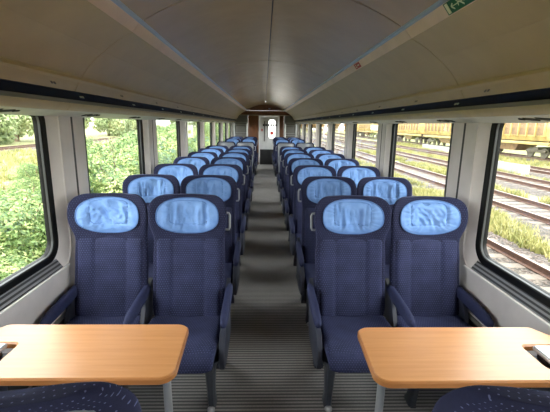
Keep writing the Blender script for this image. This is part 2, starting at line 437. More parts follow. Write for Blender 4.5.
def rack(s, label):
    r = empty('luggage_rack', (s * 1.05, 0, 1.8), label=label, cat='luggage rack')
    inv = Matrix.Translation((-s * 1.05, 0, -1.8))
    def part(name, bm, mat, sm=True):
        me = fin(bm, name, mat, sm, 30); me.transform(inv); return add(name, me, r)
    rs = [RB[0]] + [y for y in seams if RB[0] < y < RB[1]] + [RB[1]]
    for a, b in zip(rs, rs[1:]):
        a += .003; b -= .003
        bm = bmesh.new(); strip(bm, curve((1.112, 1.868), (.97, 2.020), -.012), s, a, b); part('lower_panel', bm, 'rack_beige')
        bm = bmesh.new(); strip(bm, curve((.9695, 2.0203), (.80, 2.128), -.008), s, a, b); part('upper_panel', bm, 'rack_beige')
        bm = bmesh.new(); strip(bm, [(.7995, 2.1285), (.778, 2.155), (.760, 2.178)], s, a, b); part('front_fascia', bm, 'fascia_beige')
        bm = bmesh.new(); strip(bm, [(1.155, 1.800), (1.14, 1.823), (1.122, 1.860)], s, a, b); part('icon_panel', bm, 'rack_beige')
        bm = bmesh.new(); strip(bm, curve((1.215, 1.692), (1.190, 1.735), .010), s, a, b); part('rounded_trim', bm, 'roll_beige')
        bm = bmesh.new(); strip(bm, [(1.335, 1.658), (1.27, 1.676), (1.217, 1.690)], s, a, b); part('soffit_panel', bm, 'soffit_grey')
    L = RB
    bm = bmesh.new(); prism(bm, [(s * 1.126, 1.854), (s * 1.108, 1.846), (s * 1.098, 1.858), (s * 1.100, 1.872), (s * 1.116, 1.878)], 'y', *L); part('ledge', bm, 'rack_beige')
    bm = bmesh.new(); strip(bm, [(1.198, 1.738), (1.200, 1.757)], s, L[0], L[1]); part('trim_lip', bm, 'lip_grey')
    bm = bmesh.new(); prism(bm, [(s * 1.203, 1.759), (s * 1.170, 1.798), (s * 1.20, 1.82), (s * 1.24, 1.77)], 'y', *L); part('lamp_rail', bm, 'strip_black')
    bm = bmesh.new(); prism(bm, [(s * .762, 2.177), (s * .744, 2.182), (s * .738, 2.192), (s * .745, 2.204), (s * .77, 2.196)], 'y', *L); part('edge_strip', bm, 'edge_steel')
    bm = bmesh.new(); prism(bm, [(s * 1.315, 1.70), (s * 1.315, 1.95), (s * 1.30, 1.95), (s * 1.30, 1.70)], 'y', *L); part('back_wall', bm, 'strip_black')
    # end cap closing the hollow rack at the front
    cap = [(1.32, 1.67), (1.217, 1.695), (1.19, 1.76), (1.16, 1.80), (1.115, 1.865), (.97, 2.022), (.80, 2.13), (.745, 2.19), (.80, 2.24), (1.2, 2.24), (1.30, 2.0)]
    bm = bmesh.new(); prism(bm, [(s * x, z) for x, z in cap], 'y', L[1], L[1] + .02); part('end_cap', bm, 'wall_wood')
    # vent slots in the soffit
    bm = bmesh.new()
    rot = Matrix.Rotation(s * math.atan2(.016, .05), 3, 'Y')
    for q in (0, 1):
        bx(bm, (0, q * .088, 0), (.034, .078, .006), .002, rot @ Matrix.Rotation(s * .28, 3, 'Z'))
    bx(bm, (s * -.016, .135, 0), (.014, .036, .006), .002, rot @ Matrix.Rotation(s * .28, 3, 'Z'))
    vm = fin(bm, 'vent_slot', 'vent_black')
    y = 1.78 - .92 * 3
    while y < 15.0:
        add('vent_slot', vm, r, (s * (1.272 - 1.05), y, 1.6745 - 1.8)); y += .92
    # seat number plates on the black rail, and paired seat icons under the ledge
    bm = bmesh.new()
    nrm = Matrix.Rotation(s * math.atan2(.045, .035) , 3, 'Y')
    for dy in (-.016, .016): bx(bm, (0, dy, 0), (.003, .018, .020), 0, Matrix.Rotation(s * .68, 3, 'Y'))
    bx(bm, (0, 0, 0), (.003, .014, .006), 0, Matrix.Rotation(s * .68, 3, 'Y'))
    nm = fin(bm, 'number_plate', 'sign_white')
    bm = bmesh.new()
    for dy in (-.014, .014): bx(bm, (0, dy, 0), (.003, .016, .026), .001, Matrix.Rotation(s * .5, 3, 'Y'))
    im = fin(bm, 'seat_icon', 'icon_grey')
    y = 1.15
    for i in range(14):
        add('seat_icon', im, r, (s * (1.1375 - 1.05), y + .95 * i - .05, 1.828 - 1.8))
        add('number_plate', nm, r, (s * (1.1835 - 1.05), y + .95 * i + .35, 1.780 - 1.8))
    return r
rack_l = rack(-1, 'long beige overhead luggage rack with black rail above the left windows')
rack_r = rack(1, 'long beige overhead luggage rack with green exit sign above the right windows')

# green emergency exit sign and red sticker on the right rack
def fascia_frame(y):
    o = Vector((.778, y, 2.154)); u = Vector((0, 1, 0)); v = Vector((-.038, 0, .048)).normalized(); n = Vector((-.048, 0, -.038)).normalized()
    return o, u, v, n
def plate(bm, fr, u0, u1, v0, v1, lift, th=.0012):
    o, u, v, n = fr
    ps = [o + u * a + v * b + n * lift for a, b in ((u0, v0), (u1, v0), (u1, v1), (u0, v1))]
    loft(bm, [ps, [p + n * th for p in ps]])
def polyplate(bm, fr, pts, lift, th=.0012):
    o, u, v, n = fr; ps = [o + u * a + v * b + n * lift for a, b in pts]; loft(bm, [ps, [p + n * th for p in ps]])
fr = fascia_frame(1.74)
sg = empty('exit_sign', fr[0], label='green emergency exit sign with running figure on the right rack edge', cat='sign')
inv = Matrix.Translation(-fr[0])
def sp(name, bm, mat, parent):
    me = fin(bm, name, mat); me.transform(Matrix.Translation(-parent.location)); return add(name, me, parent)
bm = bmesh.new(); plate(bm, fr, -.13, .10, -.028, .028, .003); sp('sign_plate', bm, 'sign_green', sg)
bm = bmesh.new()
plate(bm, fr, .066, .09, -.024, .024, .0045); sp('doorway_bar', bm, 'sign_white', sg); bm = bmesh.new()
polyplate(bm, fr, [(.048, -.004), (.030, -.018), (.026, -.014), (.040, 0), (.026, .010), (.030, .014), (.048, .004)], .0045)   # arrow
plate(bm, fr, -.006, .044, -.002, .002, .0045); sp('arrow', bm, 'sign_white', sg); bm = bmesh.new()
for pts in ([(-.030, -.004), (-.012, .002), (-.014, .008), (-.032, .004)], [(-.046, -.020), (-.028, -.004), (-.032, .002), (-.050, -.014)],
            [(-.032, .002), (-.050, .006), (-.064, -.002), (-.060, -.006), (-.048, 0), (-.034, -.004)], [(-.016, .002), (-.008, -.012), (-.004, -.010), (-.010, .006)]):
    polyplate(bm, fr, pts, .0045)
polyplate(bm, fr, [(-.010 + .006 * math.cos(a), .014 + .006 * math.sin(a)) for a in [2 * PI * i / 10 for i in range(10)]], .0045)
sp('running_figure', bm, 'sign_white', sg)
fr = fascia_frame(3.5)
rs_ = empty('red_sticker', fr[0], label='small red sticker with white mark on the right rack edge', cat='sticker')
bm = bmesh.new(); plate(bm, fr, -.09, .09, -.024, .024, .003); sp('sticker_plate', bm, 'sticker_red', rs_)
bm = bmesh.new(); plate(bm, fr, -.06, -.01, -.004, .006, .0045); plate(bm, fr, .02, .06, -.012, -.004, .0045); plate(bm, fr, .03, .055, .004, .014, .0045)
sp('sticker_mark', bm, 'sign_white', rs_)

# ------------------------------------------------------------------ end walls, door
wf = empty('wall_front', (0, Y1, 0), kind='structure')
DX0, DX1, DZ = -.26, .58, 1.98
def wp(name, x0, x1, z0, z1, mat, th=.05, y=Y1 + .03, bev=.003):
    me = box_mesh(name, ((x0 + x1) / 2, y, (z0 + z1) / 2), (x1 - x0, th, z1 - z0), mat, bev); me.transform(Matrix.Translation((0, -Y1, 0))); return add(name, me, wf)
wp('wood_panel', -.70, DX0 - .002, .0, DZ, 'wall_wood'); wp('wood_panel', DX1 + .002, .76, .0, DZ, 'wall_wood')
wp('side_panel', -1.36, -.704, 0, DZ, 'partition_grey'); wp('side_panel', .764, 1.36, 0, DZ, 'partition_grey')
wp('header_panel', -1.36, 1.36, DZ + .003, 2.17, 'wall_wood'); wp('header_panel', -1.36, 1.36, 2.173, 2.5, 'wall_wood')
wp('header_trim', -1.3, 1.3, 2.145, 2.160, 'roll_beige', .02, Y1 - .004); wp('header_trim', -1.3, 1.3, DZ - .004, DZ + .014, 'roll_beige', .02, Y1 - .004)
wp('ceiling_lamp', .12, .20, 2.235, 2.26, 'light_metal', .03, Y1 - .012)
dr = empty('door_1', ((DX0 + DX1) / 2, Y1, 0), kind='structure'); dc = Vector(dr.location)
def dp(name, bm, mat, sm=False):
    me = fin(bm, name, mat, sm, 40); me.transform(Matrix.Translation(-dc)); return add(name, me, dr)
bm = bmesh.new()
for x0, x1, z0, z1 in ((DX0, DX0 + .05, 0, DZ), (DX1 - .05, DX1, 0, DZ), (DX0 + .05, DX1 - .05, DZ - .05, DZ)): bx(bm, ((x0 + x1) / 2, Y1 - .01, (z0 + z1) / 2), (x1 - x0, .06, z1 - z0), .004)
dp('door_frame', bm, 'door_white', True)
wx0, wx1, wz0, wz1 = .13, .42, 1.06, 1.82
op = rrect(wx0, wx1, wz0, wz1, .10); cell = outer_map(op, DX0 + .052, DX1 - .052, .62, DZ - .052)
bm = bmesh.new()
R = [[bm.verts.new((p[0], y, p[1])) for p in L] for L, y in ((cell, Y1 + .01), (op, Y1 + .01), (op, Y1 + .05), (cell, Y1 + .05))]; n = len(R[0])
for A, B in zip(R, R[1:] + R[:1]):
    for i in range(n): bm.faces.new((A[i], A[(i + 1) % n], B[(i + 1) % n], B[i]))
dp('door_leaf', bm, 'door_white')
bm = bmesh.new(); bx(bm, ((DX0 + DX1) / 2, Y1 + .03, .31), (DX1 - DX0 - .104, .044, .618), .004); dp('kick_panel', bm, 'door_dark', True)
me = ring_mesh('window_gasket', [[(p[0], y, p[1]) for p in rrect(wx0 - d, wx1 + d, wz0 - d, wz1 + d, .10 + d)] for d, y in ((.022, Y1 + .004), (0, Y1 + .004), (0, Y1 + .02), (.022, Y1 + .02))], 'gasket_black')
me.transform(Matrix.Translation(-dc)); add('window_gasket', me, dr)
bm = bmesh.new(); o_ = rrect(wx0, wx1, wz0, wz1, .10); loft(bm, [[(p[0], y, p[1]) for p in o_] for y in (Y1 + .026, Y1 + .032)]); dp('pane', bm, 'pane_glass')
bm = bmesh.new(); tube(bm, [(-.03, Y1 - .02, .95), (-.03, Y1 - .02, 1.75)], .016); bx(bm, (-.03, Y1, 1.0), (.02, .04, .02)); bx(bm, (-.03, Y1, 1.7), (.02, .04, .02)); dp('door_handle', bm, 'sign_dark', True)
for i in range(6):
    bm = bmesh.new(); bx(bm, (-.06 + i * .10, Y1 - .045, 1.60), (.078, .010, .08), .006); dp('door_sign', bm, 'sign_dark', True)
bm = bmesh.new(); bx(bm, (DX0 + .13, Y1 - .002, 1.40), (.05, .01, .10), .003); dp('red_notice', bm, 'sticker_red')
ps = [(.275 + .07 * math.cos(2 * PI * i / 20), 1.28 + .07 * math.sin(2 * PI * i / 20)) for i in range(20)]
bm = bmesh.new(); loft(bm, [[(p[0], y, p[1]) for p in ps] for y in (Y1 + .018, Y1 + .024)]); dp('round_sticker', bm, 'sticker_red')
# vestibule seen through the door window: a pale far wall open to the daylight on both sides
vb = tag(add('wall_vestibule', box_mesh('wall_vestibule', (0, Y1 + 1.6, 1.1), (2.6, .04, 2.4), 'door_white')), kind='structure')
add('vestibule_floor', box_mesh('vestibule_floor', (0, Y1 + .83, -.03), (2.72, 1.5, .06), 'floor_rubber'), vb)
wb = tag(add('wall_back', box_mesh('wall_back', (0, Y0 - .03, 1.25), (2.8, .06, 2.56), 'wall_wood')), kind='structure')

# luggage shelves of steel bars beside the door
def shelf(x0, x1, label):
    yb, yf = Y1 - .06, Y1 - .52
    r = empty('luggage_shelf', ((x0 + x1) / 2, (yb + yf) / 2, 0), label=label, cat='luggage shelf')
    inv = Matrix.Translation(-Vector(r.location))
    for x in (x0, x1):
        for y in (yf, yb):
            bm = bmesh.new(); tube(bm, [(x, y, 0), (x, y, 1.66)], .016, 8); me = fin(bm, 'post', 'bar_steel', True, 40); me.transform(inv); add('post', me, r)
    for z in (.40, .80, 1.20, 1.60):
        bm = bmesh.new()
        for y in (yf, yb): tube(bm, [(x0, y, z), (x1, y, z)], .011, 6)
        for i in range(7):
            x = x0 + (x1 - x0) * i / 6; tube(bm, [(x, yf, z), (x, yb, z)], .008, 6)
        me = fin(bm, 'bar_tray', 'bar_steel', True, 40); me.transform(inv); add('bar_tray', me, r)
        bm = bmesh.new(); tube(bm, [(x0, yf, z + .09), (x1, yf, z + .09)], .009, 6); me = fin(bm, 'guard_rail', 'bar_steel', True, 40); me.transform(inv); add('guard_rail', me, r)
shelf(-1.22, -.72, 'grey steel bar luggage shelf left of the end door')
shelf(.80, 1.22, 'grey steel bar luggage shelf right of the end door')

# ------------------------------------------------------------------ seats
ZB, ZT = .36, 1.172
def spine(z):
    t = (z - ZB) / (ZT - ZB); return .205 * t - .040 * t * t + .012 * math.sin(PI * min(1, t * 1.3))
def halfw(z):
    t = (z - ZB) / (ZT - ZB)
    w = interp(t, [(0, .222), (.12, .236), (.5, .236), (.66, .229), (.80, .254), (1, .250)])
    r = .085; d = z - (ZT - r)
    if d > 0: w -= r * (1 - math.sqrt(max(0, 1 - (d / r) ** 2)))
    return w
def wing(z):
    t = (z - ZB) / (ZT - ZB); return interp(t, [(0, .018), (.1, .030), (.55, .026), (.66, .022), (.78, .082), (1, .074)])
def thick(z):
    t = (z - ZB) / (ZT - ZB); return interp(t, [(0, .085), (.6, .085), (.8, .085), (.95, .055), (1, .045)])
def fronty(x, z):
    u = min(1.0, abs(x) / max(.05, interp((z - ZB) / (ZT - ZB), [(0, .222), (.12, .236), (.5, .236), (.66, .229), (.80, .254), (1, .250)])))
    return spine(z) - wing(z) * u ** 1.75
def reary(x, z):
    u = min(1.0, abs(x) / max(.05, interp((z - ZB) / (ZT - ZB), [(0, .222), (.12, .236), (.5, .236), (.66, .229), (.80, .254), (1, .250)])))
    return spine(z) + thick(z) - wing(z) * .95 * u ** 1.75
def make_back():
    bm = bmesh.new(); rings = []
    zs = [ZB, ZB + .04] + [ZB + .04 + (ZT - .085 - ZB - .04) * i / 11 for i in range(1, 12)] + [ZT - .085 * (1 - math.sin(a)) for a in [math.radians(x) for x in (22, 42, 60, 74, 84)]] + [ZT, ZT]
    for i, z in enumerate(zs):
        hw, th = halfw(z), thick(z); P = []
        for k in range(11):
            u = -1 + .2 * k; x = hw * u * .955; e = .012 * (abs(u) ** 8)
            P.append((x, fronty(x, z) + e, z))
        P += [(hw, fronty(hw, z) + .3 * th, z), (hw, fronty(hw, z) + .65 * th, z)]
        for k in range(11):
            u = 1 - .2 * k; x = hw * u * .95; P.append((x, reary(x, z), z))
        P += [(-hw, fronty(hw, z) + .65 * th, z), (-hw, fronty(hw, z) + .3 * th, z)]
        if i >= len(zs) - 2:
            k_ = .95 if i == len(zs) - 2 else .55; c_ = spine(z) + th * .5
            P = [(p[0] * (1 if k_ > .9 else .93), p[1] + (1 - k_) * ((c_ - wing(z) * min(1, abs(p[0]) / .25) ** 1.75) - p[1]), p[2]) for p in P]
        rings.append(P)
    loft(bm, rings)
    return bake(bm, 'backrest', 'seat_rim_fabric', 1, lambda c: (c.x + .3, c.z * 1.05 + (c.y - fronty(c.x, c.z)) * sstep(ZT - .035, ZT - .008, c.z)))
def grid_pad(name, mat, xs, zs, fy, th, uvf):
    """pad with front surface fy(x,z), closed at the back"""
    V, F, U = [], [], []; nx, nz = len(xs), len(zs)
    for z in zs:
        for x in xs: V.append((x, fy(x, z), z)); U.append(uvf(x, z))
    for j in range(nz - 1):
        for i in range(nx - 1):
            a = j * nx + i; F.append((a, a + 1, a + nx + 1, a + nx))
    rim = [i for i in range(nx)] + [j * nx + nx - 1 for j in range(1, nz)] + [(nz - 1) * nx + i for i in range(nx - 2, -1, -1)] + [j * nx for j in range(nz - 2, 0, -1)]
    b0 = len(V)
    for r in rim: v = V[r]; V.append((v[0], v[1] + th, v[2])); U.append(U[r])
    n = len(rim)
    for k in range(n): F.append((rim[k], b0 + k, b0 + (k + 1) % n, rim[(k + 1) % n]))
    F.append(tuple(b0 + k for k in range(n))[::-1])
    return mesh(name, V, F, mat, True, U)
def make_back_cushion():
    zt = ZB + (ZT - ZB) * .665; z0 = ZB + .02
    us = [-1 + 2 * i / 36 for i in range(37)]; zs = [z0 + (zt - z0) * j / 22 for j in range(23)]
    def fy(x, z):
        u = x / .207; g = 0
        for c in (-.5, .5): g += .009 * math.exp(-((u - c) / .045) ** 2)
        ed = .016 * (max(0, (abs(u) - .86) / .14) ** 2) + .014 * max(0, 1 - (zt - z) / .03) ** 2
        puff = .004 * math.cos(PI * u * 2) if abs(u) < .5 else .003 * math.sin((abs(u) - .5) * 2 * PI)
        wr = .0016 * noise.noise((x * 9, z * 6, 3.1))
        return fronty(x, z) - .010 + g + ed - puff + wr
    return grid_pad('back_cushion', 'seat_fabric', [u * .207 for u in us], zs, fy, .022, lambda x, z: (x + .3, z * 1.07))
def make_cover(seed, style):
    a, b, zc = .197, .113, 1.040
    NR, NA = 22, 72; V, F = [], []
    def pt(r, th):
        e = 2 / 2.7; c, s = math.cos(th), math.sin(th)
        x = a * math.copysign(abs(c) ** e, c) * r; z = zc + b * math.copysign(abs(s) ** e, s) * r
        if s < 0: x *= 1 - .13 * abs(s) ** 1.5 * r
        rr = r
        y = fronty(x, z) - .004 - .020 * max(0, 1 - rr ** 6)
        q = max(abs(x) / (a * .62), -(z - zc) / (b * .46))      # stitched inner frame
        y += .0075 * math.exp(-((q - 1) / .045) ** 2) * (1 if rr < .97 else 0)
        w = 0
        if rr < .97:
            if style == 0:
                w = .034 * abs(noise.noise(((x + z * .8) * 17, (z - x * .5) * 10, seed))) - .004 + .012 * abs(noise.noise((x * 38 + 3, z * 30, seed))) + .005 * noise.noise((x * 45, z * 45, seed + 5))
            else:
                w = .034 * abs(noise.noise((x * 20 + 2.5 * z * noise.noise((x * 9, 0, seed)), z * 4, seed))) - .004 + .012 * abs(noise.noise((x * 48 + 3, z * 9, seed))) + .004 * noise.noise((x * 60, z * 22, seed + 5))
            w *= 1 - rr ** 8
            if q > 1: w = w * .45 + 0.0055 * math.sin(math.atan2(z - zc, x) * 46) * (1 - rr ** 8)
        return (x, y + w, z)
    V.append(pt(0.0001, 0))
    for i in range(1, NR + 1):
        r = (i / NR) ** .8
        for k in range(NA): V.append(pt(r, 2 * PI * k / NA))
    for k in range(NA): x, y, z = pt(1.0, 2 * PI * k / NA); V.append((x * .98, y + .014, zc + (z - zc) * .98))
    for k in range(NA): F.append((0, 1 + k, 1 + (k + 1) % NA))
    for i in range(NR):
        for k in range(NA):
            p = 1 + i * NA; F.append((p + k, p + NA + k, p + NA + (k + 1) % NA, p + (k + 1) % NA))
    F.append(tuple(1 + NR * NA + k for k in range(NA)))
    me = mesh('headrest_cover', V, F, 'cover_cloth', True)
    bm = bmesh.new(); bm.from_mesh(me); bmesh.ops.recalc_face_normals(bm, faces=bm.faces); bm.to_mesh(me); bm.free()
    sv, sf = [], []; NS = 64
    for k in range(NS):
        th = 2 * PI * k / NS; q_ = 2 / 5.0
        x = a * .62 * math.copysign(abs(math.cos(th)) ** q_, math.cos(th)); z = zc + .20 * b + b * .66 * math.copysign(abs(math.sin(th)) ** q_, math.sin(th))
        best = min(V, key=lambda v: (v[0] - x) ** 2 + (v[2] - z) ** 2)
        for j in range(4): sv.append((x + .0022 * math.cos(j * PI / 2), best[1] - .0005 + .002 * math.sin(j * PI / 2), z + .0022 * math.cos(j * PI / 2)))
    for k in range(NS):
        for j in range(4): sf.append((k * 4 + j, k * 4 + (j + 1) % 4, ((k + 1) % NS) * 4 + (j + 1) % 4, ((k + 1) % NS) * 4 + j))
    stitch = mesh('stitching', sv, sf, 'cover_seam', True)
    # hem piping
    H = [Vector(pt(1.0, 2 * PI * k / NA)) + Vector((0, -.001, 0)) for k in range(NA)]; hv, hf = [], []
    for k, p in enumerate(H):
        c = Vector((0, 0, zc)); out = Vector((p.x, 0, p.z - zc)).normalized()
        for j in range(6):
            an = 2 * PI * j / 6; hv.append(p + out * math.cos(an) * .004 + Vector((0, math.sin(an) * .004, 0)))
    for k in range(NA):
        for j in range(6): hf.append((k * 6 + j, k * 6 + (j + 1) % 6, ((k + 1) % NA) * 6 + (j + 1) % 6, ((k + 1) % NA) * 6 + j))
    hem = mesh('hem', hv, hf, 'cover_seam', True)
    return me, hem, stitch
def make_cushion():
    bm = bmesh.new(); rings = []
    for y, zt, zb, hw in ((.055, .400, .32, .215), (.04, .412, .31, .228), (-.10, .418, .315, .236), (-.26, .432, .325, .238), (-.37, .444, .330, .238), (-.43, .442, .330, .236), (-.475, .424, .330, .233), (-.498, .392, .332, .229), (-.502, .352, .338, .222)):
        P = []; n = 8
        for k in range(n + 1):
            u = -1 + 2 * k / n; P.append((hw * .95 * u, y, zt - .020 * (1 - abs(u) ** 3) + .010 * abs(u) ** 2 - .016 * abs(u) ** 10))
        P += [(hw, y, (zt * .6 + zb * .4))]
        P += [(hw * .93, y, zb), (hw * .4, y, zb), (-hw * .4, y, zb), (-hw * .93, y, zb), (-hw, y, (zt * .6 + zb * .4))]
        rings.append(P)
    loft(bm, rings)
    return bake(bm, 'seat_cushion', 'seat_fabric', 1, lambda c: (c.x + .3, c.y + (c.z if c.y < -.46 else 0) + 2))
def make_back_shell():
    bm = bmesh.new(); rings = []; z0, z1 = ZB - .04, ZB + (ZT - ZB) * .985
    for i in range(19):
        z = z0 + (z1 - z0) * i / 18; hw = interp((z - ZB) / (ZT - ZB), [(0, .200), (.5, .212), (.7, .210), (.90, .222), (.985, .19)]); th = thick(max(z, ZB)); zz = max(z, ZB)
        sp_ = spine(z) if z > ZB else spine(ZB) + (z - ZB) * .45
        dy = sp_ - spine(zz)
        P = [(hw * u, reary(hw * u, zz) + dy - .02, z) for u in (-1, -.85, -.6, -.3, 0, .3, .6, .85, 1)]
        P += [(hw * u, reary(hw * u, zz) + dy + .021 - (.012 if abs(u) == 1 else 0), z) for u in (1, .85, .6, .3, 0, -.3, -.6, -.85, -1)]
        rings.append(P)
    loft(bm, rings); return bake(bm, 'back_shell', 'shell_plastic', 1)
def make_seat_shell():
    bm = bmesh.new(); rings = []
    for y, zt, zb, hw in ((.10, .36, .29, .19), (.04, .345, .26, .205), (-.30, .340, .26, .205), (-.45, .340, .30, .195)):
        rings.append([(-hw, y, zt), (hw, y, zt), (hw * .97, y, (zt + zb) / 2), (hw * .85, y, zb), (-hw * .85, y, zb), (-hw * .97, y, (zt + zb) / 2)])
    loft(bm, rings); return fin(bm, 'seat_shell', 'side_plastic', True, 30)
def make_arm_pad(x):
    bm = bmesh.new(); rings = []
    for y, zc, h, w in ((.125, .552, .016, .012), (.11, .552, .036, .022), (.02, .545, .042, .026), (-.15, .532, .042, .026), (-.27, .522, .040, .025), (-.315, .517, .030, .021), (-.334, .514, .014, .011)):
        rings.append([(x + w * math.copysign(abs(math.cos(t)) ** .75, math.cos(t)), y, zc + h * math.copysign(abs(math.sin(t)) ** .75, math.sin(t))) for t in [2 * PI * (k + .5) / 10 for k in range(10)]])
    loft(bm, rings); return bake(bm, 'armrest', 'arm_pad', 1)
def make_arm_bracket(x):
    bm = bmesh.new(); prism(bm, [(.08, .575), (.15, .60), (.15, .46), (.10, .36), (-.02, .31), (-.10, .36), (-.02, .50)], 'x', x - .013, x + .013)
    return fin(bm, 'arm_bracket', 'side_plastic')
def make_side_panel(x):
    bm = bmesh.new(); o = [(.02, .33), (-.02, .50), (-.10, .505), (-.24, .49), (-.33, .46), (-.385, .40), (-.40, .32), (-.375, .27), (-.24, .25), (-.05, .27)]
    c = Vector((-.19, .38)); rings = []
    for dx, k in ((-.018, .93), (-.013, 1), (.013, 1), (.018, .93)): rings.append([(x + dx, c.x + (p[0] - c.x) * k, c.y + (p[1] - c.y) * k) for p in o])
    loft(bm, rings); return fin(bm, 'side_panel', 'side_plastic', True, 50)
def make_leg(x):
    bm = bmesh.new(); rings = []
    for y, z, w, d in ((-.34, .33, .05, .07), (-.36, .29, .030, .05), (-.345, .12, .022, .040), (-.325, .035, .022, .043), (-.315, .012, .024, .055), (-.315, .0, .024, .055)):
        rings.append([(x + w * sx * k1, y + d * sy * k2, z) for sx, sy, k1, k2 in ((-1, -1, 1, .6), (-1, -1, .6, 1), (1, -1, .6, 1), (1, -1, 1, .6), (1, 1, 1, .6), (1, 1, .6, 1), (-1, 1, .6, 1), (-1, 1, 1, .6))])
    loft(bm, rings); return fin(bm, 'leg', 'post_metal', True, 50)
def make_foot(x):
    bm = bmesh.new(); tube(bm, [(x, -.375, 0), (x, -.375, .012), (x, -.375, .022)], [.022, .022, .014], 12); return fin(bm, 'foot_bolt', 'light_metal', True, 40)
def make_leg_rear(x):
    bm = bmesh.new(); rings = [[(x + w * a, y + d * b, z) for a, b in ((-1, -1), (1, -1), (1, 1), (-1, 1))] for y, z, w, d in ((.03, .30, .022, .035), (.05, .10, .022, .03), (.06, 0, .03, .05))]
    loft(bm, rings); return fin(bm, 'leg', 'post_metal')
def make_handle(x, s):
    z0, z1 = 1.045, .955
    bm = bmesh.new(); P = []
    for y, z in ((spine(z0) + .02, z0 + .012), (spine(z0) + .02, z0), ):
        pass
    xo = x + s * .014
    tube(bm, [(x - s * .012, spine(z0) + .015, z0 + .01), (xo - s * .006, spine(z0) + .012, z0 + .008), (xo, spine(z0) + .010, z0 - .006), (xo, spine(z1) + .010, z1 + .006), (xo - s * .006, spine(z1) + .012, z1 - .008), (x - s * .012, spine(z1) + .015, z1 - .01)], .0075, 8)
    return fin(bm, 'grab_handle', 'handle_grey', True, 60)
ME_back, ME_bcu, ME_cu, ME_bs, ME_ss = make_back(), make_back_cushion(), make_cushion(), make_back_shell(), make_seat_shell()
COVERS = [make_cover(1.7, 0), make_cover(8.3, 1), make_cover(15.1, 0), make_cover(22.9, 1), make_cover(31.4, 1), make_cover(40.2, 1)]
AI = {s: make_arm_pad(s * .230) for s in (-1, 1)}; AJ = {s: make_arm_bracket(s * .236) for s in (-1, 1)}
AP = {s: make_arm_pad(s * .266) for s in (-1, 1)}; AB = {s: make_arm_bracket(s * .255) for s in (-1, 1)}
SPN = {s: make_side_panel(s * .262) for s in (-1, 1)}
LG = {s: make_leg(s * .195) for s in (-1, 1)}; FT = {s: make_foot(s * .195) for s in (-1, 1)}; LR = {s: make_leg_rear(s * .195) for s in (-1, 1)}
HD = {s: make_handle(s * .252, s) for s in (-1, 1)}
def make_seat(kind, a):
    """a: local x direction of the aisle"""
    t = empty('train_seat', (0, -50, 0), cat='seat')
    add('seat_cushion', ME_cu, t); add('seat_shell', ME_ss, t); add('backrest', ME_back, t); add('back_cushion', ME_bcu, t)
    add('back_shell', ME_bs, t)
    c = add('headrest_cover', COVERS[0][0], t); add('hem', COVERS[0][1], c); add('stitching', COVERS[0][2], c)
    if kind == 'aisle':
        add('armrest', AP[a], t); add('arm_bracket', AB[a], t); add('side_panel', SPN[a], t)
        l = add('leg', LG[a], t); add('foot_bolt', FT[a], l); add('leg', LR[a], t)
        add('grab_handle', HD[a], t)
    else:
        for s in (-1, 1): add('armrest', AI[s], t); add('arm_bracket', AJ[s], t)
        add('leg', LG[a], t); add('leg', LR[a], t)
    return t
PROTO = {(k, a): make_seat(k, a) for k in ('aisle', 'window') for a in (-1, 1)}
KIDS = {k: tree_of(o) for k, o in PROTO.items()}
used = set(); seat_no = 0
def place_seat(kind, side, yh, facing, label, group):
    """side -1 left, 1 right; facing -1 towards the camera, 1 away from it"""
    global seat_no
    x = side * (.537 if kind == 'aisle' else 1.045)
    a = -side if facing < 0 else side
    key = (kind, a)
    if key in used: o = copy_tree(PROTO[key], None, KIDS[key])
    else: o = PROTO[key]; used.add(key)
    o.location = (x, yh, 0); o.rotation_euler = (0, 0, 0 if facing < 0 else PI)
    o['label'] = label; o['group'] = group
    i = seat_no; seat_no += 1
    cv = COVERS[(0, 1, 3, 2)[i] if i < 4 else (1, 4, 3, 5, 1, 5, 4)[(i * 3) % 7]]
    for ch in [c for c in COL.objects if c.parent == o and c.name.startswith('headrest_cover')]:
        ch.data = cv[0]
        for g in [c for c in COL.objects if c.parent == ch]: g.data = cv[1] if g.name.startswith('hem') else cv[2]
    return o
ORD = ['first', 'second', 'third', 'fourth', 'fifth', 'sixth', 'seventh', 'eighth', 'ninth', 'tenth', 'eleventh', 'twelfth']
G = 'navy seats in rows along the aisle'
rows = [2.26 + .95 * k for k in range(7)]
for i, yh in enumerate(rows):
    for kind, side in (('window', -1), ('aisle', -1), ('aisle', 1), ('window', 1)):
        sd = 'left' if side < 0 else 'right'
        if i == 0: lb = 'navy patterned %s seat with blue headrest cover, directly behind the %s table' % (kind, sd)
        else: lb = 'navy %s seat, %s side, %s row back from the tables, facing the viewer' % (kind, sd, ORD[i])
        place_seat(kind, side, yh, -1, lb, G)
ya = 10.2
for kind, side in (('window', -1), ('aisle', -1), ('aisle', 1), ('window', 1)):
    place_seat(kind, side, ya, 1, 'grey-backed %s seat turned away, far down the %s side' % (kind, 'left' if side < 0 else 'right'), G)
for j in range(3):
    for kind, side in (('window', -1), ('aisle', -1), ('aisle', 1), ('window', 1)):
        place_seat(kind, side, 12.05 + .95 * j, -1, 'navy %s seat, %s side, %s row beyond the turned-away grey backs' % (kind, 'left' if side < 0 else 'right', ORD[j]), G)
for side in (-1, 1):
    sd = 'left' if side < 0 else 'right'
    o = place_seat('aisle', side, .742 if side < 0 else .726, 1, 'navy dotted seat back with grey shell, nearest the viewer at the %s table' % sd, 'seats cut off by the bottom edge')

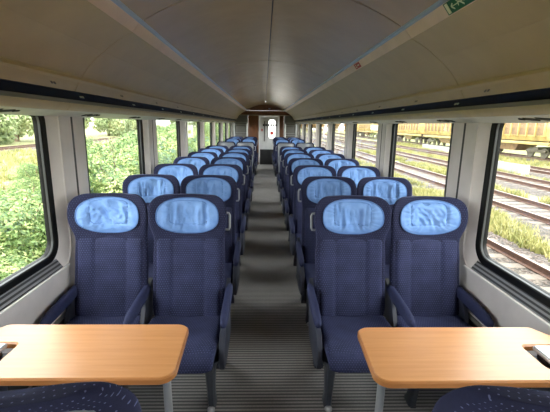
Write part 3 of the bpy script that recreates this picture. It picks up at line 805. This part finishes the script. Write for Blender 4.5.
# ------------------------------------------------------------------ tables, waste bins
TZ = .715
def table(s, label):
    t = empty('folding_table', (s * .85, 1.4, 0), label=label, cat='table', group='wooden tables beside the windows')
    inv = Matrix.Translation((-s * .85, -1.4, 0))
    def arc(cx, cy, r, a0, a1, n=7): return [(cx + r * math.cos(math.radians(a0 + (a1 - a0) * i / n)), cy + r * math.sin(math.radians(a0 + (a1 - a0) * i / n))) for i in range(n + 1)]
    y0, y1 = 1.218, 1.605
    out = arc(.385 + .055, y1 - .055, .055, 180, 90) + arc(1.20, y1 - .03, .03, 90, 50, 3) + [(1.285, 1.50), (1.285, 1.475)] + [(1.245, 1.452)]
    out += arc(1.075 + .02, 1.432, .02, 90, 180, 4) + arc(1.115, 1.315, .04, 180, 270, 5) + [(1.285, 1.272), (1.285, y0)]
    out += arc(.375 + .06, y0 + .06, .06, 270, 180)
    def shape(k, z0, z1, bev):
        bm = bmesh.new(); rings = []
        n = len(out); P = [Vector(p) for p in out]
        def off(d):
            Q = []
            for i in range(n):
                e = (P[(i + 1) % n] - P[i - 1]).normalized(); nn = Vector((e.y, -e.x)); Q.append(P[i] - nn * d * (-1))
            return Q
        for d, z in ((k + bev, z0), (k, z0 + bev), (k, z1 - bev), (k + bev, z1)): rings.append([(s * q.x, q.y, z) for q in off(d)])
        loft(bm, rings); return bm
    for nm, k, z0, z1, bev, mt in (('edge_band', 0.0, TZ - .030, TZ - .003, .004, 'table_edge'), ('table_top', .006, TZ - .006, TZ, .0015, 'table_beech')):
        me = fin(shape(k, z0, z1, bev), nm, mt, True, 30); me.transform(inv); add(nm, me, t)
    bm = bmesh.new(); tube(bm, [(s * .425, 1.31, TZ - .03), (s * .42, 1.31, .35), (s * .415, 1.31, .012)], .016, 12)
    me = fin(bm, 'leg', 'light_metal', True, 50); me.transform(inv); l = add('leg', me, t)
    bm = bmesh.new(); tube(bm, [(s * .415, 1.31, .0), (s * .415, 1.31, .02)], .028, 12); me = fin(bm, 'foot', 'rubber_black', True, 50); me.transform(inv); add('foot', me, l)
    bm = bmesh.new(); tube(bm, [(s * .455, 1.262, TZ - .03), (s * .455, 1.262, TZ - .045)], .014, 12); me = fin(bm, 'stop_button', 'light_metal', True, 50); me.transform(inv); add('stop_button', me, t)
    bm = bmesh.new(); bx(bm, (s * 1.27, 1.38, TZ - .08), (.035, .36, .10), .006); bx(bm, (s * .9, 1.40, TZ - .045), (.75, .05, .03), .006)
    me = fin(bm, 'wall_bracket', 'side_plastic', True, 40); me.transform(inv); add('wall_bracket', me, t)
    # waste bin between table notch and wall
    b = empty('waste_bin', (s * 1.20, 1.36, TZ - .1), label='wall waste bin with silver lid set into the notch of the %s table' % ('left' if s < 0 else 'right'), cat='waste bin', group='waste bins under the windows')
    inv2 = Matrix.Translation(-Vector(b.location))
    bm = bmesh.new(); bx(bm, (s * 1.200, 1.365, TZ - .12), (.17, .11, .24), .02); me = fin(bm, 'bin_body', 'side_plastic', True, 40); me.transform(inv2); add('bin_body', me, b)
    bm = bmesh.new(); bx(bm, (s * 1.196, 1.363, TZ + .006), (.19, .128, .022), .009, None, 3); me = fin(bm, 'lid', 'light_metal', True, 40); me.transform(inv2); ld = add('lid', me, b)
    bm = bmesh.new(); bx(bm, (s * 1.215, 1.35, TZ + .0185), (.06, .04, .003), .001); me = fin(bm, 'lid_icon', 'edge_steel'); me.transform(inv2); add('lid_icon', me, ld)
table(-1, 'beech wood table with rounded corners at the left window')
table(1, 'beech wood table with rounded corners at the right window')
for o in COL.objects:
    if o.parent is None and o.name in ('folding_table.001', 'waste_bin.001'): o.location.y -= .022; o.location.z -= .004
#EXTERIOR
# ------------------------------------------------------------------ exterior
GZ = -1.30
tag(add('ground', mesh('ground', [(-140, -60, GZ), (140, -60, GZ), (140, 260, GZ), (-140, 260, GZ)], [(0, 1, 2, 3)], 'ground_grass', False)), kind='structure')
nr = np.random.default_rng(5)
def leaf_cloud(name, mat, n, size, shape, lumps, seed):
    """n small folded leaves spread over the outer shells of several lumps; tone varies from leaf to leaf"""
    r = np.random.default_rng(seed)
    ww = np.array([l[3] * l[4] for l in lumps]); idx = r.choice(len(lumps), n, p=ww / ww.sum())
    C = np.array([l[:3] for l in lumps])[idx]; S = np.array([(l[3], l[3], l[4]) for l in lumps])[idx]
    d = r.normal(size=(n, 3)); d /= np.linalg.norm(d, axis=1)[:, None]
    rad = r.uniform(.55, 1.08, n) ** .6
    P = C + d * S * rad[:, None]; P[:, 2] = np.maximum(P[:, 2], .03)
    nrm = d + r.normal(size=(n, 3)) * .55 + np.array([0, 0, .5]); nrm /= np.linalg.norm(nrm, axis=1)[:, None]
    t = np.cross(nrm, r.normal(size=(n, 3))); t /= np.linalg.norm(t, axis=1)[:, None]; b = np.cross(nrm, t)
    s = size * r.uniform(.6, 1.35, n)[:, None]
    v = np.stack([P - t * s, P + b * s * .5 - nrm * s * .18, P + t * s, P - b * s * .5 - nrm * s * .18], 1).reshape(-1, 3)
    me = bpy.data.meshes.new(name); me.vertices.add(4 * n); me.vertices.foreach_set('co', v.astype(np.float32).ravel())
    q = np.arange(4 * n).reshape(-1, 4); f = np.concatenate([q[:, [0, 1, 2]], q[:, [0, 2, 3]]], 0)
    me.loops.add(f.size); me.loops.foreach_set('vertex_index', f.ravel().astype(np.int32))
    me.polygons.add(len(f)); me.polygons.foreach_set('loop_start', np.arange(0, f.size, 3, dtype=np.int32)); me.polygons.foreach_set('loop_total', np.full(len(f), 3, dtype=np.int32))
    me.update(calc_edges=True)
    sub = np.sin(P[:, 0] * 9 + 3 * np.sin(P[:, 2] * 7)) * np.sin(P[:, 1] * 8 + 2 * np.sin(P[:, 2] * 11))
    tone = np.clip(r.normal(.46, .2, n) + .2 * np.sin(idx * 2.4) + .22 * sub, 0, 1)  # random per leaf; clump terms paint pale highlights and darker shadows into the colour
    a = me.attributes.new('tone', 'FLOAT', 'POINT'); a.data.foreach_set('value', np.repeat(tone, 4).astype(np.float32))
    me.materials.append(MATS[mat]); return me
def stems(name, n, h, sp, r0, seed):
    q = random.Random(seed); bm = bmesh.new()
    for i in range(n):
        a = q.uniform(0, 2 * PI); d = sp * q.uniform(.3, 1)
        tube(bm, [(0.1 * math.cos(a), .1 * math.sin(a), 0), (d * .4 * math.cos(a), d * .4 * math.sin(a), h * .5), (d * math.cos(a), d * math.sin(a), h)], [r0, r0 * .7, r0 * .3], 5)
    return fin(bm, name, 'stem_brown')
BUSH = []
for sd in range(3):
    q = random.Random(40 + sd)
    L = [(q.uniform(-.9, .9), q.uniform(-.9, .9), q.uniform(.4, 1.5), q.uniform(.45, .75), q.uniform(.4, .65)) for _ in range(11)]
    BUSH.append((leaf_cloud('foliage', 'leaf_bush', 26000, .035, None, L, sd), stems('stems', 9, 1.5, .8, .022, sd)))
LB = ['broad leafy green bush low in the nearest left window', 'pale green bush in the middle of the nearest left window', 'green bush behind the dark frame edge of the nearest left window',
      'tall green bush at the near side of the second left window', 'bright green bush in the middle of the second left window', 'leafy green bush at the far side of the second left window']
spots = [(-4.0, 2.3, 1.0, .9), (-4.1, 4.6, 1.05, 2.1), (-4.6, 6.8, 1.1, 4.0), (-5.0, 12.6, 1.3, 1.2), (-5.3, 14.8, 1.5, 5.0), (-5.6, 17.2, 1.5, 3.2)]
spots += [(-4.9 - .5 * (i % 3), 20.2 + 3.4 * i, 1.5 + .12 * ((i * 7) % 3), i * 1.3) for i in range(8)]
spots += [(-7.4, 6.4, .68, 1.7), (-8.0, 10.2, .7, 2.7), (-8.6, 14.4, .8, .3), (-8.6, 22, 1.2, 4.4), (-8.4, 27, 1.3, 5.5)]
for i, (x, y, sc, rz) in enumerate(spots):
    if i < 6: lb, gp = LB[i], 'bushes along the left windows'
    elif i < 14: lb, gp = 'green bush outside the far left windows, %s of the row from the third window on' % ['first', 'second', 'third', 'fourth', 'fifth', 'sixth', 'seventh', 'last'][i - 6], 'bushes along the far left windows'
    else: lb, gp = 'low green bush in the second row left of the train, %s from the near end' % ['first', 'second', 'third', 'fourth', 'fifth'][i - 14], 'second row of bushes on the left'
    t = empty('leafy_bush', (x, y, GZ), rz, lb, 'bush', gp); t.scale = (sc, sc, sc)
    add('foliage', BUSH[i % 3][0], t); add('stems', BUSH[i % 3][1], t)
# low weeds on the left ground
def tufts(name, mat, pts, h, w, blades, seed):
    r = np.random.default_rng(seed); n = len(pts) * blades
    P = np.repeat(np.array(pts), blades, 0) + np.concatenate([r.normal(size=(n, 2)) * .07, np.zeros((n, 1))], 1)
    a = r.uniform(0, 2 * PI, n); hh = h * r.uniform(.5, 1.3, n); ln = r.normal(size=(n, 2)) * .35 * hh[:, None]
    dx = np.stack([np.cos(a), np.sin(a), np.zeros(n)], 1) * w
    tip = P + np.concatenate([ln, hh[:, None]], 1); mid = P + np.concatenate([ln * .35, hh[:, None] * .6], 1)
    v = np.stack([P - dx, P + dx, mid + dx * .7, tip, mid - dx * .7], 1).reshape(-1, 3)
    k = np.arange(n) * 5; f = np.concatenate([np.stack([k, k + 1, k + 2], 1), np.stack([k, k + 2, k + 4], 1), np.stack([k + 4, k + 2, k + 3], 1)], 0)
    me = bpy.data.meshes.new(name); me.vertices.add(5 * n); me.vertices.foreach_set('co', v.astype(np.float32).ravel())
    me.loops.add(f.size); me.loops.foreach_set('vertex_index', f.ravel().astype(np.int32))
    me.polygons.add(len(f)); me.polygons.foreach_set('loop_start', np.arange(0, f.size, 3, dtype=np.int32)); me.polygons.foreach_set('loop_total', np.full(len(f), 3, dtype=np.int32))
    me.update(calc_edges=True); tn = np.clip(np.repeat(r.normal(.5, .25, len(pts)), blades) + r.normal(0, .1, n), 0, 1)
    at = me.attributes.new('tone', 'FLOAT', 'POINT'); at.data.foreach_set('value', np.repeat(tn, 5).astype(np.float32)); me.materials.append(MATS[mat]); return me
def patchy(n, xr, yr, thr, seed):
    q = random.Random(seed); out = []
    while len(out) < n:
        x, y = q.uniform(*xr), q.uniform(*yr)
        if noise.noise((x * .45, y * .30, seed)) > thr: out.append((x, y, GZ))
    return out
tag(add('weeds', tufts('weeds', 'grass_blade', patchy(4200, (-24, -5.5), (4, 48), -.3, 3), .34, .028, 6, 11)), 'low yellow-green weeds on open ground beyond the left bushes', 'weeds', kind='stuff')
gp = patchy(1700, (6.3, 7.9), (5, 34), -.15, 5) + patchy(1500, (10.9, 12.5), (9, 44), -.1, 6) + patchy(1500, (15.5, 17.1), (14, 55), -.2, 7) + patchy(1700, (20, 24.5), (20, 70), -.3, 8)
tag(add('grass', tufts('grass', 'grass_blade', gp, .27, .022, 7, 12)), 'dry yellow-green grass growing between the tracks on the right', 'grass', kind='stuff')
q_ = random.Random(3)
wp_ = [(7.0 + q_.gauss(0, .35), 10.8 + q_.gauss(0, .8), GZ) for _ in range(160)] + [(6.9 + q_.gauss(0, .3), 15.5 + q_.gauss(0, .9), GZ) for _ in range(120)]
tag(add('tall_weeds', tufts('tall_weeds', 'grass_blade', wp_, .28, .016, 7, 14)), 'clump of taller green weeds beyond the nearest right track', 'weeds', kind='stuff')

# tracks
def rail_mesh(L):
    o = [(-.07, 0), (.07, 0), (.07, .015), (.012, .035), (.012, .115), (.036, .128), (.036, .160), (-.036, .160), (-.036, .128), (-.012, .115), (-.012, .035), (-.07, .015)]
    bm = bmesh.new(); prism(bm, o, 'y', 0, L); me = fin(bm, 'rail', ['rail_rust', 'rail_top'])
    for p in me.polygons:
        if p.normal.z > .9 and p.center.z > .15: p.material_index = 1
    return me
RAIL = rail_mesh(150.0)
BT = GZ + .10
bm = bmesh.new(); bx(bm, (0, 0, 0), (2.5, .26, .16), .02, None, 1); SLEEP = fin(bm, 'sleeper', 'sleeper_concrete')
def track(x, y0, label, single=None, every=.6):
    t = empty('railway_track', (x, y0, GZ), label=label, cat='track', group='railway tracks outside')
    bm = bmesh.new(); prism(bm, [(-2.0, -.02), (2.0, -.02), (1.5, .10), (-1.5, .10)], 'y', 0, 150); add('ballast_bed', fin(bm, 'ballast_bed', 'ballast'), t)
    for s in (-1, 1): add('rail', RAIL, t, (s * .7535, 0, .115))
    bm = bmesh.new(); y = .3
    while y < 100:
        if single and single[0] <= y + y0 <= single[1]: add('sleeper', SLEEP, t, (0, y, .035))
        else: bx(bm, (0, y, .035), (2.5, .26, .16))
        y += every
    add('far_sleepers', fin(bm, 'far_sleepers', 'sleeper_concrete'), t, kind='stuff')
    return t
track(4.72, -5, 'nearest railway track with rusty rail and concrete sleepers outside right windows', (3, 26))
track(9.35, -5, 'second railway track out from the right windows, in dry grass', (9, 34))
track(13.95, -5, 'third railway track out from the right windows, weedy and brown')
track(18.6, -5, 'fourth railway track out from the right windows')
track(26.0, -5, 'railway track on which the yellow freight wagons stand')
track(-26.0, -5, 'railway track far across the weeds outside the left windows')
# loose ballast stones beside the nearest rail
bm = bmesh.new(); q = random.Random(9)
for i in range(2600):
    x = 4.72 + q.uniform(-1.75, 1.75); y = q.uniform(4.5, 17)
    z = .10 if abs(x - 4.72) < 1.5 else .10 - (abs(x - 4.72) - 1.5) * .24
    if abs(abs(x - 4.72) - .7535) < .08 or ((y + 5 - .3 + .16) % .6 < .32 and abs(x - 4.72) < 1.25): continue
    r = q.uniform(.022, .045)
    M = Matrix.Translation((x, y, GZ + z)) @ Matrix.Rotation(q.uniform(0, 6), 4, 'Z') @ Matrix.Rotation(q.uniform(0, 6), 4, 'X') @ Matrix.Diagonal((r * q.uniform(.8, 1.5), r, r * .8, 1))
    bmesh.ops.create_icosphere(bm, subdivisions=1, radius=1, matrix=M)
tag(add('loose_stones', fin(bm, 'loose_stones', 'stone')), 'loose pinkish grey ballast stones on the nearest right track', 'stones', kind='stuff')
# white concrete troughs
for (x, y, L, lb) in ((16.4, 24.6, 2.6, 'low white concrete trough between tracks in the nearest right window'), (21.6, 47, 6.5, 'low white concrete trough between tracks in the second right window')):
    t = empty('concrete_trough', (x, y, GZ), label=lb, cat='trough')
    bm = bmesh.new(); prism(bm, [(-.35, 0), (.35, 0), (.32, .62), (.24, .62), (.24, .50), (-.24, .50), (-.24, .62), (-.32, .62)], 'y', -L / 2, L / 2); add('trough_body', fin(bm, 'trough_body', 'trough_white'), t)
    for e in (-1, 1): add('end_block', box_mesh('end_block', (0, e * (L / 2 + .06), .33), (.74, .12, .66), 'trough_white', .02), t)

# yellow hopper wagons
def wagon():
    t = empty('freight_wagon', (0, 0, 0), cat='wagon', group='yellow freight wagons')
    L = 6.0
    bm = bmesh.new(); loft(bm, [[(-1.2, -L, 1.55), (1.2, -L, 1.55), (1.2, L, 1.55), (-1.2, L, 1.55)], [(-1.42, -L, 2.0), (1.42, -L, 2.0), (1.42, L, 2.0), (-1.42, L, 2.0)], [(-1.42, -L, 3.5), (1.42, -L, 3.5), (1.42, L, 3.5), (-1.42, L, 3.5)]])
    add('hopper_body', fin(bm, 'hopper_body', 'wagon_yellow'), t)
    rb = box_mesh('rib', (0, 0, 2.72), (.14, .16, 1.62), 'wagon_yellow', .02)
    pn = box_mesh('side_panel', (0, 0, 2.72), (.05, .86, 1.3), 'wagon_rust', .015)
    for s in (-1, 1):
        for i in range(11): add('rib', rb, t, (s * 1.47, -L + .2 + (2 * L - .4) * i / 10, 0))
        for i in range(10): add('side_panel', pn, t, (s * 1.425, -L + .2 + (2 * L - .4) * (i + .5) / 10, 0))
        add('top_rail', box_mesh('top_rail', (s * 1.46, 0, 3.52), (.18, 2 * L + .1, .16), 'wagon_yellow', .02), t)
        add('frame_beam', box_mesh('frame_beam', (s * 1.25, 0, 1.32), (.16, 2 * L + .6, .28), 'wagon_yellow', .02), t)
    add('floor_frame', box_mesh('floor_frame', (0, 0, 1.36), (2.3, 2 * L + .4, .2), 'wagon_dark', .02), t)
    bm = bmesh.new(); loft(bm, [[(-1.1, -2.2, 1.3), (1.1, -2.2, 1.3), (1.1, 2.2, 1.3), (-1.1, 2.2, 1.3)], [(-.8, -1.2, .5), (.8, -1.2, .5), (.8, 1.2, .5), (-.8, 1.2, .5)]]); add('discharge_chute', fin(bm, 'discharge_chute', 'wagon_rust'), t)
    wb = bmesh.new(); tube(wb, [(-.07, 0, .46), (.07, 0, .46)], .46, 20); wm = fin(wb, 'wheel', 'wagon_dark', True, 40)
    bg = bmesh.new()
    for s in (-1, 1): bx(bg, (s * .95, 0, .62), (.12, 2.5, .26), .03); bx(bg, (s * .98, 0, .80), (.12, .7, .3), .03)
    bx(bg, (0, 0, .85), (2.0, .4, .3), .03); bgm = fin(bg, 'bogie_frame', 'wagon_dark', True, 40)
    bf = bmesh.new(); tube(bf, [(0, 0, 0), (0, .35, 0), (0, .36, 0), (0, .42, 0)], [.09, .09, .22, .22], 14); bfm = fin(bf, 'buffer', 'wagon_dark', True, 40)
    for y in (-4.4, 4.4):
        b = add('bogie_frame', bgm, t, (0, y, 0))
        for dy in (-.9, .9):
            for x in (-.75, .75): add('wheel', wm, b, (x, dy, 0))
    for e in (-1, 1):
        for x in (-.88, .88):
            o = add('buffer', bfm, t, (x, e * 6.3, 1.3)); o.rotation_euler = (0, 0, 0 if e > 0 else PI)
    return t
w0 = wagon(); wk = tree_of(w0)
wl_ = ['yellow ribbed hopper wagon seen at the top of the nearest right window', 'rusty yellow hopper wagon at the near side of the second right window', 'rusty yellow hopper wagon at the far side of the second right window']
for i, y in enumerate((25.0, 38.6, 52.2, 65.8, 79.4, 93.0, 106.6)):
    o = w0 if i == 0 else copy_tree(w0, None, wk)
    o.location = (26.0, y, GZ + .275)
    lb = {1: wl_[0], 3: wl_[1], 4: wl_[2]}.get(i, 'yellow ribbed hopper wagon, %s of the long row, half hidden by window posts' % ['nearest', '', 'third', '', '', 'sixth', 'last'][i])
    o['label'] = lb
# trees beyond
TREE = []
for sd, mt in ((0, 'leaf_tree'), (1, 'leaf_autumn'), (2, 'leaf_tree')):
    q = random.Random(70 + sd)
    L = [(q.uniform(-1.8, 1.8), q.uniform(-1.8, 1.8), q.uniform(.7 if sd == 2 else 1.6, 5.0 if sd == 2 else 6.4), q.uniform(1.1, 1.9), q.uniform(1.0, 1.6)) for _ in range(16)]
    bm = bmesh.new(); tube(bm, [(0, 0, 0), (.1, 0, 2), (0, .1, 4.6)], [.24, .18, .08], 8)
    for a in (0, 2.1, 4.2): tube(bm, [(0.05, 0, 2.0), (1.0 * math.cos(a), 1.0 * math.sin(a), 3.4), (1.6 * math.cos(a), 1.6 * math.sin(a), 4.8)], [.12, .08, .03], 6)
    TREE.append((leaf_cloud('crown', mt, 8000, .2, None, L, 90 + sd), fin(bm, 'trunk', 'stem_brown', True, 60)))
NUM = ['first', 'second', 'third', 'fourth', 'fifth', 'sixth', 'seventh', 'eighth', 'ninth', 'tenth', 'eleventh', 'twelfth', 'thirteenth', 'fourteenth', 'fifteenth']
tr = [((-33 - 2 * (i % 2), 28 + 9 * i) if i < 9 else (-34 + 4.6 * (i - 9), 152 + 6 * (i - 9))) + (2, 'pale green tree beyond the left weeds, %s in its row from the near end' % NUM[i], 'trees far on the left') for i in range(15)]
tr += [((36 + 3 * (i % 2), 18 + 10 * i) if i < 9 else (34 - 5.4 * (i - 9), 152 + 6 * (i - 9)) ) + (1, 'yellow-brown autumn tree behind the yellow wagons, %s from the near end' % NUM[i], 'trees behind the wagons') for i in range(15)]
for i, (x, y, k, lb, g) in enumerate(tr):
    t = empty('tree', (x, y, GZ), i * 1.1, lb, 'tree', g); sc = .95 + .12 * (i % 4); t.scale = (sc, sc, sc)
    add('crown', TREE[k][0], t); add('trunk', TREE[k][1], t)
# far building on the left
b = empty('building', (-52, 62, GZ), label='long pale building with pinkish roof far beyond the nearest left window', cat='building')
add('wall', box_mesh('wall', (0, 0, 1.9), (9, 26, 3.8), 'building_white'), b)
bm = bmesh.new(); prism(bm, [(-5, 3.8), (5, 3.8), (0, 6.6)], 'y', -13.4, 13.4); add('roof', fin(bm, 'roof', 'building_pink'), b)
wm = box_mesh('window', (0, 0, 0), (.1, 1.4, 1.3), 'window_far')
for i in range(7): add('window', wm, b, (4.5, -11 + 3.6 * i, 2.2))
